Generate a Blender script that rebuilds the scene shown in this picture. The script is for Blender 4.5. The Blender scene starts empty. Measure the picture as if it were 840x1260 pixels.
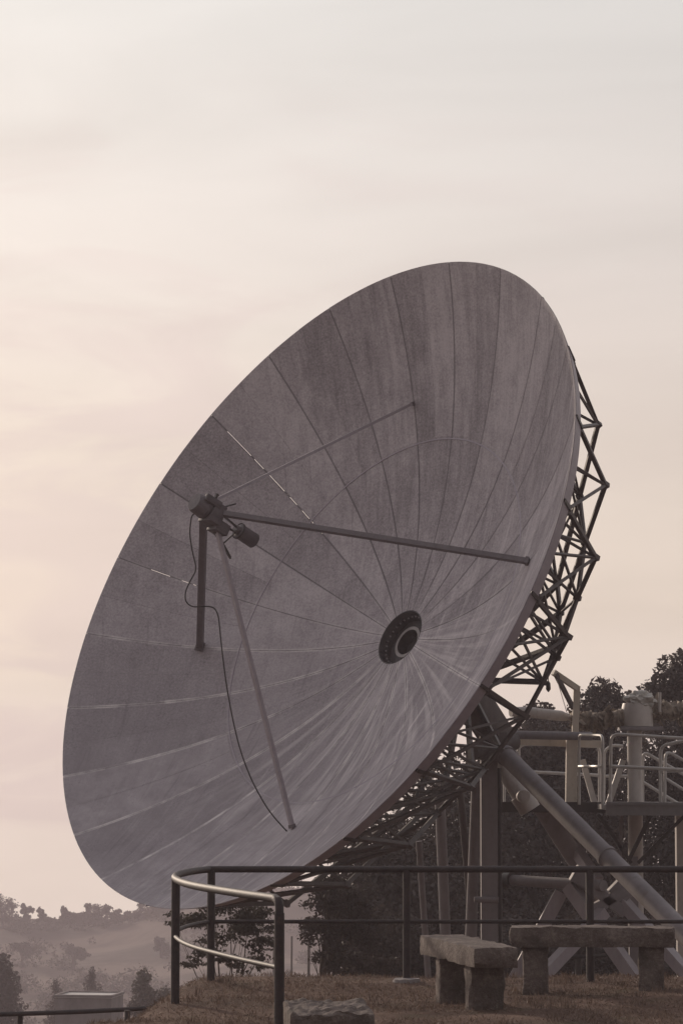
import bpy, bmesh, math, random
from mathutils import Vector, Matrix, noise as mnoise

random.seed(7)
R_ = math.radians
scene = bpy.context.scene
COL = scene.collection

# ------------------------------------------------------------------ camera
F = 3420.0                     # focal length in pixels of the 840 x 1260 photograph
EYE = 1.75
HOR = 953.0
pitch = math.atan((HOR - 630.0) / F)
CAM = Vector((0, 0, EYE))
FW = Vector((0, math.cos(pitch), math.sin(pitch)))
UP = Vector((0, -math.sin(pitch), math.cos(pitch)))
RT = Vector((1, 0, 0))
cd = bpy.data.cameras.new('camera')
cam = bpy.data.objects.new('camera', cd)
COL.objects.link(cam)
cam.location = CAM
cam.rotation_euler = (math.pi / 2 + pitch, 0, 0)
cd.sensor_fit = 'VERTICAL'
cd.sensor_height = 36.0
cd.lens = 36.0 * F / 1260.0
cd.clip_start = 0.1
cd.clip_end = 5000
scene.camera = cam


def at(u, v, Y):
    """world point at depth Y seen at photograph pixel (u, v)"""
    d = FW + RT * ((u - 420.0) / F) - UP * ((v - 630.0) / F)
    return CAM + d * (Y / d.y)


# ------------------------------------------------------------------ helpers
def tag(o, label=None, cat=None, group=None, kind=None):
    if label: o['label'] = label
    if cat: o['category'] = cat
    if group: o['group'] = group
    if kind: o['kind'] = kind
    return o


def empty(name, loc, label=None, cat=None, group=None):
    o = bpy.data.objects.new(name, None)
    COL.objects.link(o)
    o.location = loc
    o.empty_display_size = 0.2
    return tag(o, label, cat, group)


class MB:
    """collects shapes, links them as one mesh object"""
    def __init__(self):
        self.bm = bmesh.new()

    def _frame(self, d):
        d = d.normalized()
        ref = Vector((0, 0, 1)) if abs(d.z) < 0.93 else Vector((1, 0, 0))
        x = ref.cross(d).normalized()
        return x, d.cross(x).normalized()

    def sweep(self, pts, rad, seg=10, caps=True, rect=None):
        pts = [Vector(p) for p in pts]
        n = len(pts)
        if not hasattr(rad, '__len__'): rad = [rad] * n
        rings = []
        x = None
        for i, p in enumerate(pts):
            if i == 0: t = pts[1] - p
            elif i == n - 1: t = p - pts[i - 1]
            else: t = (pts[i + 1] - p).normalized() + (p - pts[i - 1]).normalized()
            t.normalize()
            if x is None: x, y = self._frame(t)
            else:
                x = (x - t * x.dot(t)).normalized()
                y = t.cross(x).normalized()
            if rect:
                w, h = rect
                cs = [(w / 2, h / 2), (-w / 2, h / 2), (-w / 2, -h / 2), (w / 2, -h / 2)]
                ring = [self.bm.verts.new(p + x * a + y * b) for a, b in cs]
            else:
                ring = [self.bm.verts.new(p + (x * math.cos(2 * math.pi * k / seg) + y * math.sin(2 * math.pi * k / seg)) * rad[i]) for k in range(seg)]
            rings.append(ring)
        m = len(rings[0])
        for a, b in zip(rings, rings[1:]):
            for k in range(m):
                f = self.bm.faces.new((a[k], a[(k + 1) % m], b[(k + 1) % m], b[k]))
                f.smooth = rect is None
        if caps:
            self.bm.faces.new(list(reversed(rings[0])))
            self.bm.faces.new(rings[-1])
        return self

    def tube(self, p, q, r, seg=12, r2=None):
        return self.sweep([p, q], [r, r if r2 is None else r2], seg)

    def bar(self, p, q, w, h=None):
        return self.sweep([p, q], 0, rect=(w, h or w))

    def lathe(self, prof, seg=32, M=None, close=False):
        """prof: list of (r, z)"""
        rings = []
        for r, z in prof:
            rings.append([self.bm.verts.new((r * math.cos(2 * math.pi * k / seg), r * math.sin(2 * math.pi * k / seg), z)) for k in range(seg)])
        allv = [v for g in rings for v in g]
        for a, b in zip(rings, rings[1:]):
            for k in range(seg):
                self.bm.faces.new((a[k], a[(k + 1) % seg], b[(k + 1) % seg], b[k])).smooth = True
        if close:
            self.bm.faces.new(list(reversed(rings[0])))
            self.bm.faces.new(rings[-1])
        if M:
            for v in allv: v.co = M @ v.co
        return self

    def box(self, c, s, M=None):
        r = bmesh.ops.create_cube(self.bm, size=1.0)
        c = Vector(c)
        for v in r['verts']:
            v.co = Vector((v.co.x * s[0], v.co.y * s[1], v.co.z * s[2]))
            if M: v.co = M @ v.co
            v.co += c
        return self

    def hexa(self, p8):
        """box from 8 corners: 4 bottom, 4 top"""
        v = [self.bm.verts.new(p) for p in p8]
        for f in ((3, 2, 1, 0), (4, 5, 6, 7), (0, 1, 5, 4), (1, 2, 6, 5), (2, 3, 7, 6), (3, 0, 4, 7)):
            self.bm.faces.new([v[i] for i in f])
        return self

    def build(self, name, mat, parent=None, bevel=0.0, normals=True, sharp=True):
        me = bpy.data.meshes.new(name)
        if bevel:
            es = [e for e in self.bm.edges if len(e.link_faces) == 2 and e.calc_face_angle(0) > 0.7]
            bmesh.ops.bevel(self.bm, geom=es, offset=bevel, segments=2, affect='EDGES', profile=0.6)
        if normals:
            bmesh.ops.recalc_face_normals(self.bm, faces=self.bm.faces)
        self.bm.to_mesh(me)
        self.bm.free()
        if sharp:
            try: me.set_sharp_from_angle(angle=R_(40))
            except Exception: pass
        me.materials.append(mat)
        o = bpy.data.objects.new(name, me)
        COL.objects.link(o)
        if parent is not None:
            o.parent = parent
            o.matrix_parent_inverse = Matrix.Translation(-parent.location) if parent.parent is None else Matrix.Identity(4)
        return o


def arc_pts(pts, r, n=6):
    """round the corners of a polyline"""
    pts = [Vector(p) for p in pts]
    out = [pts[0]]
    for a, b, c in zip(pts, pts[1:], pts[2:]):
        u, w = (a - b), (c - b)
        k = min(r, u.length * .48, w.length * .48)
        p, q = b + u.normalized() * k, b + w.normalized() * k
        for i in range(n + 1):
            t = i / n
            out.append(p * (1 - t) ** 2 + b * 2 * t * (1 - t) + q * t * t)
    out.append(pts[-1])
    return out


# ------------------------------------------------------------------ materials
class NT:
    def __init__(self, name):
        self.m = bpy.data.materials.new(name)
        self.m.use_nodes = True
        self.t = self.m.node_tree
        self.t.nodes.clear()
        self.out = self.n('ShaderNodeOutputMaterial')

    def n(self, typ, **kw):
        nd = self.t.nodes.new(typ)
        for k, v in kw.items():
            if k.startswith('i_'): nd.inputs[k[2:].replace('_', ' ')].default_value = v
            else: setattr(nd, k, v)
        return nd

    def l(self, a, b): self.t.links.new(a, b)

    def noise(self, vec, scale, detail=5, rough=.55, dist=0):
        nd = self.n('ShaderNodeTexNoise')
        nd.inputs['Scale'].default_value = scale
        nd.inputs['Detail'].default_value = detail
        nd.inputs['Roughness'].default_value = rough
        nd.inputs['Distortion'].default_value = dist
        if vec: self.l(vec, nd.inputs['Vector'])
        return nd.outputs['Fac']

    def ramp(self, fac, stops):
        nd = self.n('ShaderNodeValToRGB')
        el = nd.color_ramp.elements
        while len(el) < len(stops): el.new(.5)
        for e, (p, c) in zip(el, stops):
            e.position = p
            e.color = c if len(c) == 4 else (*c, 1)
        self.l(fac, nd.inputs[0])
        return nd.outputs[0]

    def math(self, op, a, b=None, clamp=False):
        nd = self.n('ShaderNodeMath', operation=op, use_clamp=clamp)
        for i, v in enumerate((a, b)):
            if v is None: continue
            if isinstance(v, (int, float)): nd.inputs[i].default_value = v
            else: self.l(v, nd.inputs[i])
        return nd.outputs[0]

    def mix(self, fac, a, b, mode='MIX'):
        nd = self.n('ShaderNodeMix', data_type='RGBA', blend_type=mode)
        for s, v in ((0, fac), (6, a), (7, b)):
            if isinstance(v, (int, float)): nd.inputs[s].default_value = v
            elif isinstance(v, tuple): nd.inputs[s].default_value = v if len(v) == 4 else (*v, 1)
            else: self.l(v, nd.inputs[s])
        return nd.outputs[2]

    def bump(self, h, strength=.3, dist=.02):
        nd = self.n('ShaderNodeBump')
        nd.inputs['Strength'].default_value = strength
        nd.inputs['Distance'].default_value = dist
        self.l(h, nd.inputs['Height'])
        return nd.outputs[0]

    def finish(self, col, rough=.6, metal=0.0, normal=None, spec=.5):
        b = self.n('ShaderNodeBsdfPrincipled')
        if isinstance(col, tuple): b.inputs['Base Color'].default_value = (*col, 1)
        else: self.l(col, b.inputs['Base Color'])
        if isinstance(rough, (int, float)): b.inputs['Roughness'].default_value = rough
        else: self.l(rough, b.inputs['Roughness'])
        b.inputs['Metallic'].default_value = metal
        b.inputs['Specular IOR Level'].default_value = spec
        if normal: self.l(normal, b.inputs['Normal'])
        self.l(b.outputs[0], self.out.inputs[0])
        return self.m


def worn(name, c1, c2, scale=6, rough=.55, metal=0.0, bump=.15, stretch=(1, 1, .35), spec=.5, rust=None):
    t = NT(name)
    tc = t.n('ShaderNodeTexCoord')
    mp = t.n('ShaderNodeMapping'); mp.inputs['Scale'].default_value = stretch
    t.l(tc.outputs['Object'], mp.inputs[0])
    a = t.noise(mp.outputs[0], scale, 6, .62)
    b = t.noise(tc.outputs['Object'], scale * 5, 4, .6)
    f = t.math('ADD', t.math('MULTIPLY', a, .75), t.math('MULTIPLY', b, .25))
    col = t.ramp(f, [(.34, c1), (.66, c2)])
    if rust:
        r = t.ramp(t.noise(mp.outputs[0], scale * 1.7, 8, .7), [(.58, (0, 0, 0)), (.70, (1, 1, 1))])
        col = t.mix(t.math('MULTIPLY', r, .7), col, rust)
    return t.finish(col, rough, metal, t.bump(b, bump, .01), spec)


HUB_P0 = 1.71485


def mat_reflector():
    t = NT('weathered_reflector_panels')
    tc = t.n('ShaderNodeTexCoord')
    ob = tc.outputs['Object']
    sp = t.n('ShaderNodeSeparateXYZ'); t.l(ob, sp.inputs[0])
    u, v = sp.outputs[0], sp.outputs[1]
    # rain streaks follow the fall line of the bowl
    s = t.math('DIVIDE', u, t.math('ADD', v, 13.0))
    cb = t.n('ShaderNodeCombineXYZ')
    t.l(t.math('MULTIPLY', s, 78.0), cb.inputs[0]); t.l(t.math('MULTIPLY', v, .5), cb.inputs[1])
    st1 = t.noise(cb.outputs[0], 1.0, 5, .62, .5)
    cb2 = t.n('ShaderNodeCombineXYZ')
    t.l(t.math('MULTIPLY', s, 270.0), cb2.inputs[0]); t.l(t.math('MULTIPLY', v, 2.2), cb2.inputs[1])
    st2 = t.noise(cb2.outputs[0], 1.0, 4, .6, .3)
    # radial smears washed out from the hub
    ang = t.math('ARCTAN2', v, u)
    rad = t.math('SQRT', t.math('ADD', t.math('MULTIPLY', u, u), t.math('MULTIPLY', v, v)))
    cb3 = t.n('ShaderNodeCombineXYZ')
    t.l(t.math('MULTIPLY', t.math('COSINE', ang), 17.0), cb3.inputs[0])
    t.l(t.math('MULTIPLY', t.math('SINE', ang), 17.0), cb3.inputs[1])
    t.l(t.math('MULTIPLY', rad, .45), cb3.inputs[2])
    rd = t.noise(cb3.outputs[0], 1.0, 4, .6, .2)
    big = t.noise(ob, .9, 5, .6, .4)
    fine = t.noise(ob, 30, 5, .75)
    mott = t.noise(ob, 3.2, 6, .7, .3)
    at_ = t.n('ShaderNodeAttribute', attribute_name='tone')
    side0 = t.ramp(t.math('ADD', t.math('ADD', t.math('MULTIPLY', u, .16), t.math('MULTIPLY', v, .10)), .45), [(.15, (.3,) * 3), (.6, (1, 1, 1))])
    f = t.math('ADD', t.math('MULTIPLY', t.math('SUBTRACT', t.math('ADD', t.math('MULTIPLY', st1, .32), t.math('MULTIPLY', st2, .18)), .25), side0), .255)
    f = t.math('ADD', f, t.math('MULTIPLY', big, .22))
    f = t.math('ADD', f, t.math('MULTIPLY', t.math('SUBTRACT', fine, .5), .6))
    f = t.math('ADD', f, .095)
    f = t.math('ADD', f, t.math('MULTIPLY', t.math('SUBTRACT', mott, .5), .30))
    f = t.math('ADD', f, t.math('MULTIPLY', at_.outputs['Fac'], .10))
    col = t.ramp(f, [(.34, (.178, .156, .170)), (.49, (.325, .288, .310)), (.64, (.50, .450, .472))])
    # grime settled in the low part of the bowl, blotchy and grainy
    gl_ = t.ramp(t.math('ADD', t.math('MULTIPLY', v, -.2), .12), [(.1, (.15,) * 3), (.75, (1, 1, 1))])
    gn = t.ramp(t.math('ADD', t.math('MULTIPLY', mott, .55), t.math('MULTIPLY', fine, .45)), [(.42, (0, 0, 0)), (.58, (1, 1, 1))])
    col = t.mix(t.math('MULTIPLY', t.math('MULTIPLY', gl_, gn), .6), col, (.135, .116, .126))
    blo = t.ramp(t.noise(ob, 1.3, 6, .68, .4), [(.46, (0, 0, 0)), (.62, (1, 1, 1))])
    col = t.mix(t.math('MULTIPLY', blo, .16), col, (.16, .138, .15))
    # pale mineral trails, with grazing sun highlights painted in, low in the bowl, radial near the hub and along the fall line further out
    low = t.ramp(t.math('MULTIPLY_ADD', v, -.16) if False else t.math('ADD', t.math('MULTIPLY', v, -.15), t.math('ADD', t.math('MULTIPLY', u, .11), .36)), [(.25, (0, 0, 0)), (.75, (1, 1, 1))])
    near = t.ramp(t.math('DIVIDE', rad, 5.3), [(.08, (1, 1, 1)), (.35, (.75,) * 3), (.8, (0, 0, 0))])
    tr = t.ramp(rd, [(.48, (0, 0, 0)), (.68, (1, 1, 1))])
    tr2 = t.ramp(st1, [(.53, (0, 0, 0)), (.70, (1, 1, 1))])
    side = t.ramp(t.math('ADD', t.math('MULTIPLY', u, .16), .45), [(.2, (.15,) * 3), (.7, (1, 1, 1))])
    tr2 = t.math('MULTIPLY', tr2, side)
    pale = t.math('ADD', t.math('MULTIPLY', t.math('MULTIPLY', tr, near), .9), t.math('MULTIPLY', t.math('MULTIPLY', tr2, t.ramp(st2, [(.40, (0, 0, 0)), (.6, (1, 1, 1))])), .75))
    pale = t.math('MULTIPLY', pale, low, True)
    col = t.mix(pale, col, (.72, .66, .66))
    # dirt lines along the main seams, turning pale towards the bottom of the bowl
    kf = t.math('MULTIPLY', t.math('SUBTRACT', HUB_P0, ang), 12 / math.pi)
    fr_ = t.math('ABSOLUTE', t.math('SUBTRACT', t.math('FRACT', t.math('ADD', kf, 24.5)), .5))
    ds = t.math('MULTIPLY', t.math('MULTIPLY', fr_, math.pi / 12), rad)
    ln = t.noise(ob, 1.7, 5, .65)
    lm = t.ramp(t.noise(ob, 2.6, 5, .6), [(.40, (.12,) * 3), (.62, (1, 1, 1))])
    sm = t.ramp(ds, [(.006, (1, 1, 1)), (.024, (0, 0, 0))])
    sm2 = t.ramp(t.math('ADD', ds, t.math('MULTIPLY', ln, -.03)), [(.0, (1, 1, 1)), (.022, (0, 0, 0))])
    lowv = t.ramp(t.math('ADD', t.math('MULTIPLY', v, -.22), .45), [(.25, (0, 0, 0)), (.6, (1, 1, 1))])
    col = t.mix(t.math('MULTIPLY', t.math('MULTIPLY', sm, t.math('SUBTRACT', 1.0, lowv)), .62), col, (.11, .095, .11))
    col = t.mix(t.math('MULTIPLY', t.math('MULTIPLY', t.math('MULTIPLY', sm2, lowv), lm), .7), col, (.80, .74, .73))
    # dark mould trails below the strut feet and from the rim
    dk = t.ramp(t.noise(cb.outputs[0], 1.7, 3, .5), [(.60, (0, 0, 0)), (.74, (1, 1, 1))])
    col = t.mix(t.math('MULTIPLY', dk, .4), col, (.13, .11, .128))
    h = t.math('ADD', t.math('MULTIPLY', fine, .6), t.math('MULTIPLY', st2, .6))
    return t.finish(col, .62, .0, t.bump(h, .22, .02), .35)


M = {}
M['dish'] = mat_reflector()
M['dish_back'] = worn('dull_panel_back', (.2, .19, .21), (.3, .29, .31), 3)
M['seal'] = worn('dark_seam_seal', (.035, .032, .038), (.06, .056, .06), 12)
M['skirt'] = worn('grey_rim_band', (.24, .205, .24), (.32, .28, .32), 3, .5)
M['truss'] = worn('dark_galvanised_truss', (.058, .047, .048), (.11, .092, .09), 5, .6, .1)
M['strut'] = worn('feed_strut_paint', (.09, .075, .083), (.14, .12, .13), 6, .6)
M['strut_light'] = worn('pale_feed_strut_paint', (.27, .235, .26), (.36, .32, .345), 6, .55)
M['feed'] = worn('feed_housing', (.055, .045, .05), (.12, .10, .11), 9, .6)
M['hub'] = worn('hub_well', (.018, .015, .018), (.045, .038, .042), 8, .5)
M['hubring'] = worn('hub_ring', (.19, .165, .16), (.30, .265, .26), 8, .45, .2)
M['mount'] = worn('grey_mount_paint', (.165, .147, .155), (.25, .225, .235), 2.2, .7, .0, .1, rust=(.15, .12, .11))
M['mount_pale'] = worn('pale_mount_paint', (.36, .325, .305), (.52, .475, .445), 2.5, .5, .0, .1, rust=(.2, .13, .09))
M['cream'] = worn('cream_mount_paint', (.42, .36, .295), (.60, .53, .45), 3, .55, rust=(.25, .16, .1))
M['rail_pale'] = worn('pale_guard_rail', (.36, .335, .32), (.52, .49, .465), 6, .45, .1)
M['boot'] = worn('tattered_boot', (.13, .105, .085), (.34, .28, .225), 14, .9, 0, .6, (1, 1, 1))
M['cover'] = worn('crumpled_cover', (.3, .28, .26), (.5, .47, .43), 14, .7, 0, .5, (1, 1, 1))
M['deck'] = worn('deck_steel', (.15, .14, .145), (.22, .208, .21), 3, .5)
M['dark'] = worn('dark_steel', (.025, .02, .021), (.045, .037, .037), 6, .5)
M['black_rail'] = worn('dark_tube_paint', (.020, .014, .015), (.042, .029, .029), 12, .62, .0, .25, (1, 1, 1), .4, rust=(.07, .04, .03))
M['cable'] = worn('black_cable', (.012, .01, .011), (.02, .018, .018), 20, .6)
M['concrete'] = worn('stained_concrete', (.13, .11, .11), (.23, .20, .195), 1.2, .9, 0, .4)
M['roof'] = worn('pale_roof', (.34, .32, .31), (.48, .46, .44), 2, .8)
M['wood'] = worn('grey_pole_wood', (.06, .05, .045), (.11, .09, .08), 4, .9)
M['bark'] = worn('bark', (.05, .038, .032), (.10, .078, .066), 6, .95, 0, .8)


def mat_stone():
    t = NT('rough_granite')
    tc = t.n('ShaderNodeTexCoord'); ob = tc.outputs['Object']
    a = t.noise(ob, 5, 6, .65, .3)
    b = t.noise(ob, 30, 5, .7)
    vo = t.n('ShaderNodeTexVoronoi'); vo.inputs['Scale'].default_value = 60; t.l(ob, vo.inputs[0])
    f = t.math('ADD', t.math('MULTIPLY', a, .55), t.math('MULTIPLY', b, .45))
    col = t.ramp(f, [(.32, (.065, .047, .043)), (.5, (.125, .097, .086)), (.68, (.25, .20, .18))])
    col = t.mix(t.ramp(vo.outputs['Distance'], [(.12, (.35,) * 3), (.3, (0, 0, 0))]), col, (.34, .29, .26))
    col = t.mix(t.ramp(t.noise(ob, 2.6, 4, .6), [(.52, (0, 0, 0)), (.64, (.6,) * 3)]), col, (.06, .052, .044))
    h = t.math('ADD', a, t.math('MULTIPLY', b, .7))
    return t.finish(col, .92, 0, t.bump(h, .9, .03), .3)


M['stone'] = mat_stone()


def mat_terrain():
    t = NT('dry_hillside_ground')
    tc = t.n('ShaderNodeTexCoord'); ob = tc.outputs['Object']
    sp = t.n('ShaderNodeSeparateXYZ'); t.l(ob, sp.inputs[0])
    a = t.noise(ob, .9, 6, .6, .3)
    b = t.noise(ob, 9, 6, .7)
    c = t.noise(ob, 55, 4, .7)
    f = t.math('ADD', t.math('MULTIPLY', a, .45), t.math('ADD', t.math('MULTIPLY', b, .33), t.math('MULTIPLY', c, .22)))
    near = t.ramp(f, [(.33, (.050, .030, .024)), (.5, (.118, .070, .053)), (.66, (.215, .14, .104))])
    g = t.ramp(t.noise(ob, 1.6, 5, .65), [(.55, (0, 0, 0)), (.68, (.6,) * 3)])
    near = t.mix(g, near, (.075, .066, .036))
    d = t.noise(ob, .035, 8, .68, .5)
    far = t.ramp(d, [(.42, (.028, .024, .018)), (.5, (.06, .048, .038)), (.58, (.12, .09, .072))])
    k = t.ramp(t.math('MULTIPLY', sp.outputs[1], .005), [(.16, (0, 0, 0)), (.45, (1, 1, 1))])
    col = t.mix(k, near, far)
    return t.finish(col, .95, 0, t.bump(t.math('ADD', b, t.math('MULTIPLY', c, .6)), .8, .05), .15)


M['ground'] = mat_terrain()


def mat_leaf(name, c1, c2, trans=.25):
    t = NT(name)
    at_ = t.n('ShaderNodeAttribute', attribute_name='tone')
    col = t.ramp(at_.outputs['Fac'], [(0, c1), (1, c2)])
    d = t.n('ShaderNodeBsdfDiffuse'); t.l(col, d.inputs[0])
    tr = t.n('ShaderNodeBsdfTranslucent'); t.l(col, tr.inputs[0])
    g = t.n('ShaderNodeBsdfGlossy'); g.inputs['Roughness'].default_value = .45; g.inputs[0].default_value = (.8, .8, .8, 1)
    m = t.n('ShaderNodeMixShader'); m.inputs[0].default_value = trans
    t.l(d.outputs[0], m.inputs[1]); t.l(tr.outputs[0], m.inputs[2])
    m2 = t.n('ShaderNodeMixShader'); m2.inputs[0].default_value = .03
    t.l(m.outputs[0], m2.inputs[1]); t.l(g.outputs[0], m2.inputs[2])
    t.l(m2.outputs[0], t.out.inputs[0])
    return t.m


M['leaf_dark'] = mat_leaf('dark_foliage', (.036, .028, .027), (.072, .058, .051))
M['leaf_mid'] = mat_leaf('grey_green_foliage', (.03, .027, .020), (.07, .06, .045))
M['leaf_far'] = mat_leaf('ridge_foliage', (.03, .03, .02), (.06, .055, .038), .15)
M['straw'] = mat_leaf('dry_straw', (.09, .058, .046), (.22, .155, .118), .2)

# ------------------------------------------------------------------ terrain
def lerp_tab(tab, x):
    if x <= tab[0][0]: return tab[0][1]
    for (a, za), (b, zb) in zip(tab, tab[1:]):
        if x <= b:
            t = (x - a) / (b - a); t = t * t * (3 - 2 * t)
            return za + (zb - za) * t
    return tab[-1][1]


LEFT = [(24.3, 0), (29, -1.6), (33, -2.6), (45, -4.0), (80, -7.6), (120, -11), (200, -20.5), (300, -26.4), (340, -26.6), (380, -26.0), (420, -24.6), (452, -22.9), (490, -23.5), (560, -34), (900, -60)]
RIGHT = [(24.3, 0), (28, -.8), (34, -1.6), (40, -2.1), (52, -2.4), (62, -3.2), (80, -5.5), (120, -10), (200, -18), (300, -24.5), (380, -23.5), (420, -21), (452, -18), (490, -18), (560, -30), (900, -60)]


def sstep(a, b, x):
    t = max(0, min(1, (x - a) / (b - a)))
    return t * t * (3 - 2 * t)


def ground_z(x, y):
    e = x / max(y, 12.0)                         # bearing
    k = sstep(-.035, .012, e) if y < 200 else sstep(-.09, -.03, e)
    if 120 < y < 260:
        k2 = sstep(-.09, -.03, e); w = sstep(120, 260, y)
        k = sstep(-.035, .012, e) * (1 - w) + k2 * w
    z = lerp_tab(LEFT, y) * (1 - k) + lerp_tab(RIGHT, y) * k
    if y < 60:                                   # the terrace ends on the left in a rounded bank
        tab = [(17, -2.0), (19, -1.85), (20.3, -1.5), (21.5, -1.25), (24, -1.13), (60, -1.1)]
        edge = tab[-1][1]
        for (ya_, xa_), (yb_, xb_) in zip(tab, tab[1:]):
            if y <= yb_:
                edge = xa_ + (xb_ - xa_) * max(0, (y - ya_) / (yb_ - ya_)); break
        edge += .04 * math.sin(y * 3.1) * (y < 26)
        dx = edge - x
        if dx > 0:
            drop = -(math.sqrt(dx * dx * .7 + .03) - .173)
            z = min(z, 0) + max(drop, -5.2) * (1 - sstep(34, 60, y))
    n = mnoise.noise(Vector((x * .6, y * .6, 3))) * .05 + mnoise.noise(Vector((x * 2.3, y * 2.3, 9))) * .016
    if y > 60: n += mnoise.noise(Vector((x * .03, y * .03, 1))) * min(1.2, (y - 60) / 120)
    return z + n * (1 if y > 10 else .3)


def axis_vals(segs):
    out = [segs[0][0]]
    for a, b, st in segs:
        n = max(1, round((b - a) / st))
        out += [a + (b - a) * (i + 1) / n for i in range(n)]
    return out


def build_terrain():
    xs = axis_vals([(-260, -60, 20), (-60, -20, 4), (-20, -6, 1), (-6, -3, .25), (-3, 4.5, .1), (4.5, 9, .4), (9, 30, 2), (30, 60, 6), (60, 260, 20)])
    ys = axis_vals([(-14, 12, 2), (12, 16, .3), (16, 26, .1), (26, 48, .5), (48, 90, 2), (90, 300, 8), (300, 500, 4), (500, 620, 15)])
    bm = bmesh.new()
    g = [[bm.verts.new((x, y, ground_z(x, y))) for x in xs] for y in ys]
    for j in range(len(ys) - 1):
        for i in range(len(xs) - 1):
            bm.faces.new((g[j][i], g[j][i + 1], g[j + 1][i + 1], g[j + 1][i])).smooth = True
    me = bpy.data.meshes.new('ground'); bm.to_mesh(me); bm.free()
    me.materials.append(M['ground'])
    o = bpy.data.objects.new('ground', me); COL.objects.link(o)
    tag(o, 'dry brown grassy terrace falling away to a hazy hillside', 'ground', kind='structure')


build_terrain()


def leaves_object(name, items, mat, parent=None):
    """items: (position, axis, normal, length, width, tone) -> one mesh of leaf shaped faces"""
    verts, faces, tones = [], [], []
    for p, ax, nr, ln, wd, tn in items:
        sd = ax.cross(nr)
        if sd.length < 1e-4: continue
        sd.normalize()
        b = len(verts)
        verts += [p - ax * ln * .5, p + sd * wd * .5 - ax * ln * .08, p + ax * ln * .5, p - sd * wd * .5 - ax * ln * .08]
        faces.append((b, b + 1, b + 2, b + 3))
        tones.append(tn)
    me = bpy.data.meshes.new(name)
    me.from_pydata([tuple(v) for v in verts], [], faces)
    a = me.attributes.new('tone', 'FLOAT', 'FACE')
    a.data.foreach_set('value', tones)
    me.materials.append(mat)
    o = bpy.data.objects.new(name, me); COL.objects.link(o)
    if parent is not None:
        o.parent = parent
        o.matrix_parent_inverse = Matrix.Translation(-parent.location)
    return o


def rvec(rng):
    while True:
        v = Vector((rng.uniform(-1, 1), rng.uniform(-1, 1), rng.uniform(-1, 1)))
        if .05 < v.length < 1: return v.normalized()


def clump_leaves(rng, clumps, n, size, solid=.35):
    tot = sum(rx * ry + ry * rz + rx * rz for _, (rx, ry, rz) in clumps)
    out = []
    for c, (rx, ry, rz) in clumps:
        m = int(n * (rx * ry + ry * rz + rx * rz) / tot)
        base = rng.random()
        for _ in range(m):
            d = rvec(rng)
            k = 1 - (rng.random() ** 2) * (1 - solid)
            k *= 1 + .22 * mnoise.noise(Vector(c) * .7 + d * 2.2) + rng.uniform(-.07, .1)
            p = Vector(c) + Vector((d.x * rx, d.y * ry, d.z * rz)) * k
            ax = (rvec(rng) + Vector((0, 0, -.35)) + d * .5).normalized()
            nr = (rvec(rng) + d * .6).normalized()
            s = size * rng.uniform(.6, 1.35)
            out.append((p, ax, nr, s, s * rng.uniform(.4, .62), min(1, max(0, .25 + .5 * base + rng.uniform(-.3, .3)))))
    return out


def tree(name, base, clumps, n, leaf, mat, label, cat='tree', group=None, seed=0, trunk=.12, stems=1, solid=.35, limb_every=1):
    rng = random.Random(seed)
    base = Vector(base)
    root = empty(name, base, label, cat, group)
    mb = MB()
    tops = sorted(clumps, key=lambda c: -c[0][2])
    for s in range(stems):
        tgt = Vector(tops[s % len(tops)][0])
        b = base + Vector((rng.uniform(-1, 1), rng.uniform(-1, 1), 0)) * trunk * (1.4 if stems > 1 else 0)
        mid = b.lerp(tgt, .5) + Vector((rng.uniform(-1, 1) * .05, rng.uniform(-1, 1) * .05, 0)) * (tgt - b).length
        mid.x = b.x + (mid.x - b.x) * .6
        pts = [b - Vector((0, 0, .3)), b.lerp(mid, .5) + rvec(rng) * trunk * .5, mid, mid.lerp(tgt, .5) + rvec(rng) * trunk * .5, tgt]
        mb.sweep(pts, [trunk * 1.15, trunk * .9, trunk * .7, trunk * .45, trunk * .12], 8)
    hub = base.lerp(Vector(tops[0][0]), .42)
    for q_, (c, r) in enumerate(clumps):
        if q_ % limb_every: continue
        c = Vector(c)
        st = base.lerp(hub, rng.uniform(.75, 1.3))
        st.x = base.x + (st.x - base.x) * .8
        e = c + Vector((rng.uniform(-1, 1) * r[0], rng.uniform(-1, 1) * r[1], rng.uniform(-.2, .5) * r[2])) * .5
        m = st.lerp(e, .5) + Vector((0, 0, (e - st).length * .08))
        mb.sweep([st, m, e], [trunk * .42, trunk * .26, trunk * .07], 6)
        for _ in range(3 if limb_every == 1 else 1):
            e2 = c + Vector((rng.uniform(-1, 1) * r[0], rng.uniform(-1, 1) * r[1], rng.uniform(-.6, .9) * r[2])) * .85
            mb.sweep([m, m.lerp(e2, .55), e2], [trunk * .2, trunk * .12, trunk * .03], 5)
    mb.build('trunk', M['bark'], root)
    leaves_object('crown', clump_leaves(rng, clumps, n, leaf, solid), mat, root)
    return root


# =================================================================== DISH
C0 = Vector((-.56819, 40.0, 2.90031 + EYE))     # centre of the rim plane
AX = Vector((-.71021, -.55425, .43406)).normalized()
E1 = Vector((.61523, -.78835, 0)).normalized()
E2 = AX.cross(E1)
RIM, H, P0 = 5.26, 2.0357, 1.71485
VERT = C0 - AX * H
DM = Matrix.Translation(VERT) @ Matrix((E1, E2, AX)).transposed().to_4x4()   # dish frame: z along the axis


def ang(k): return P0 - k * math.pi / 12


def pol(r, k, z):
    a = ang(k)
    return Vector((r * math.cos(a), r * math.sin(a), z))


def surf(r): return H * (r / RIM) ** 2


GZ = ground_z(2.3, 42.5)
dish = empty('radio_dish', (2.3, 42.5, GZ), 'huge weathered grey parabolic dish antenna tilted on its steel tube mount', 'dish antenna')


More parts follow.
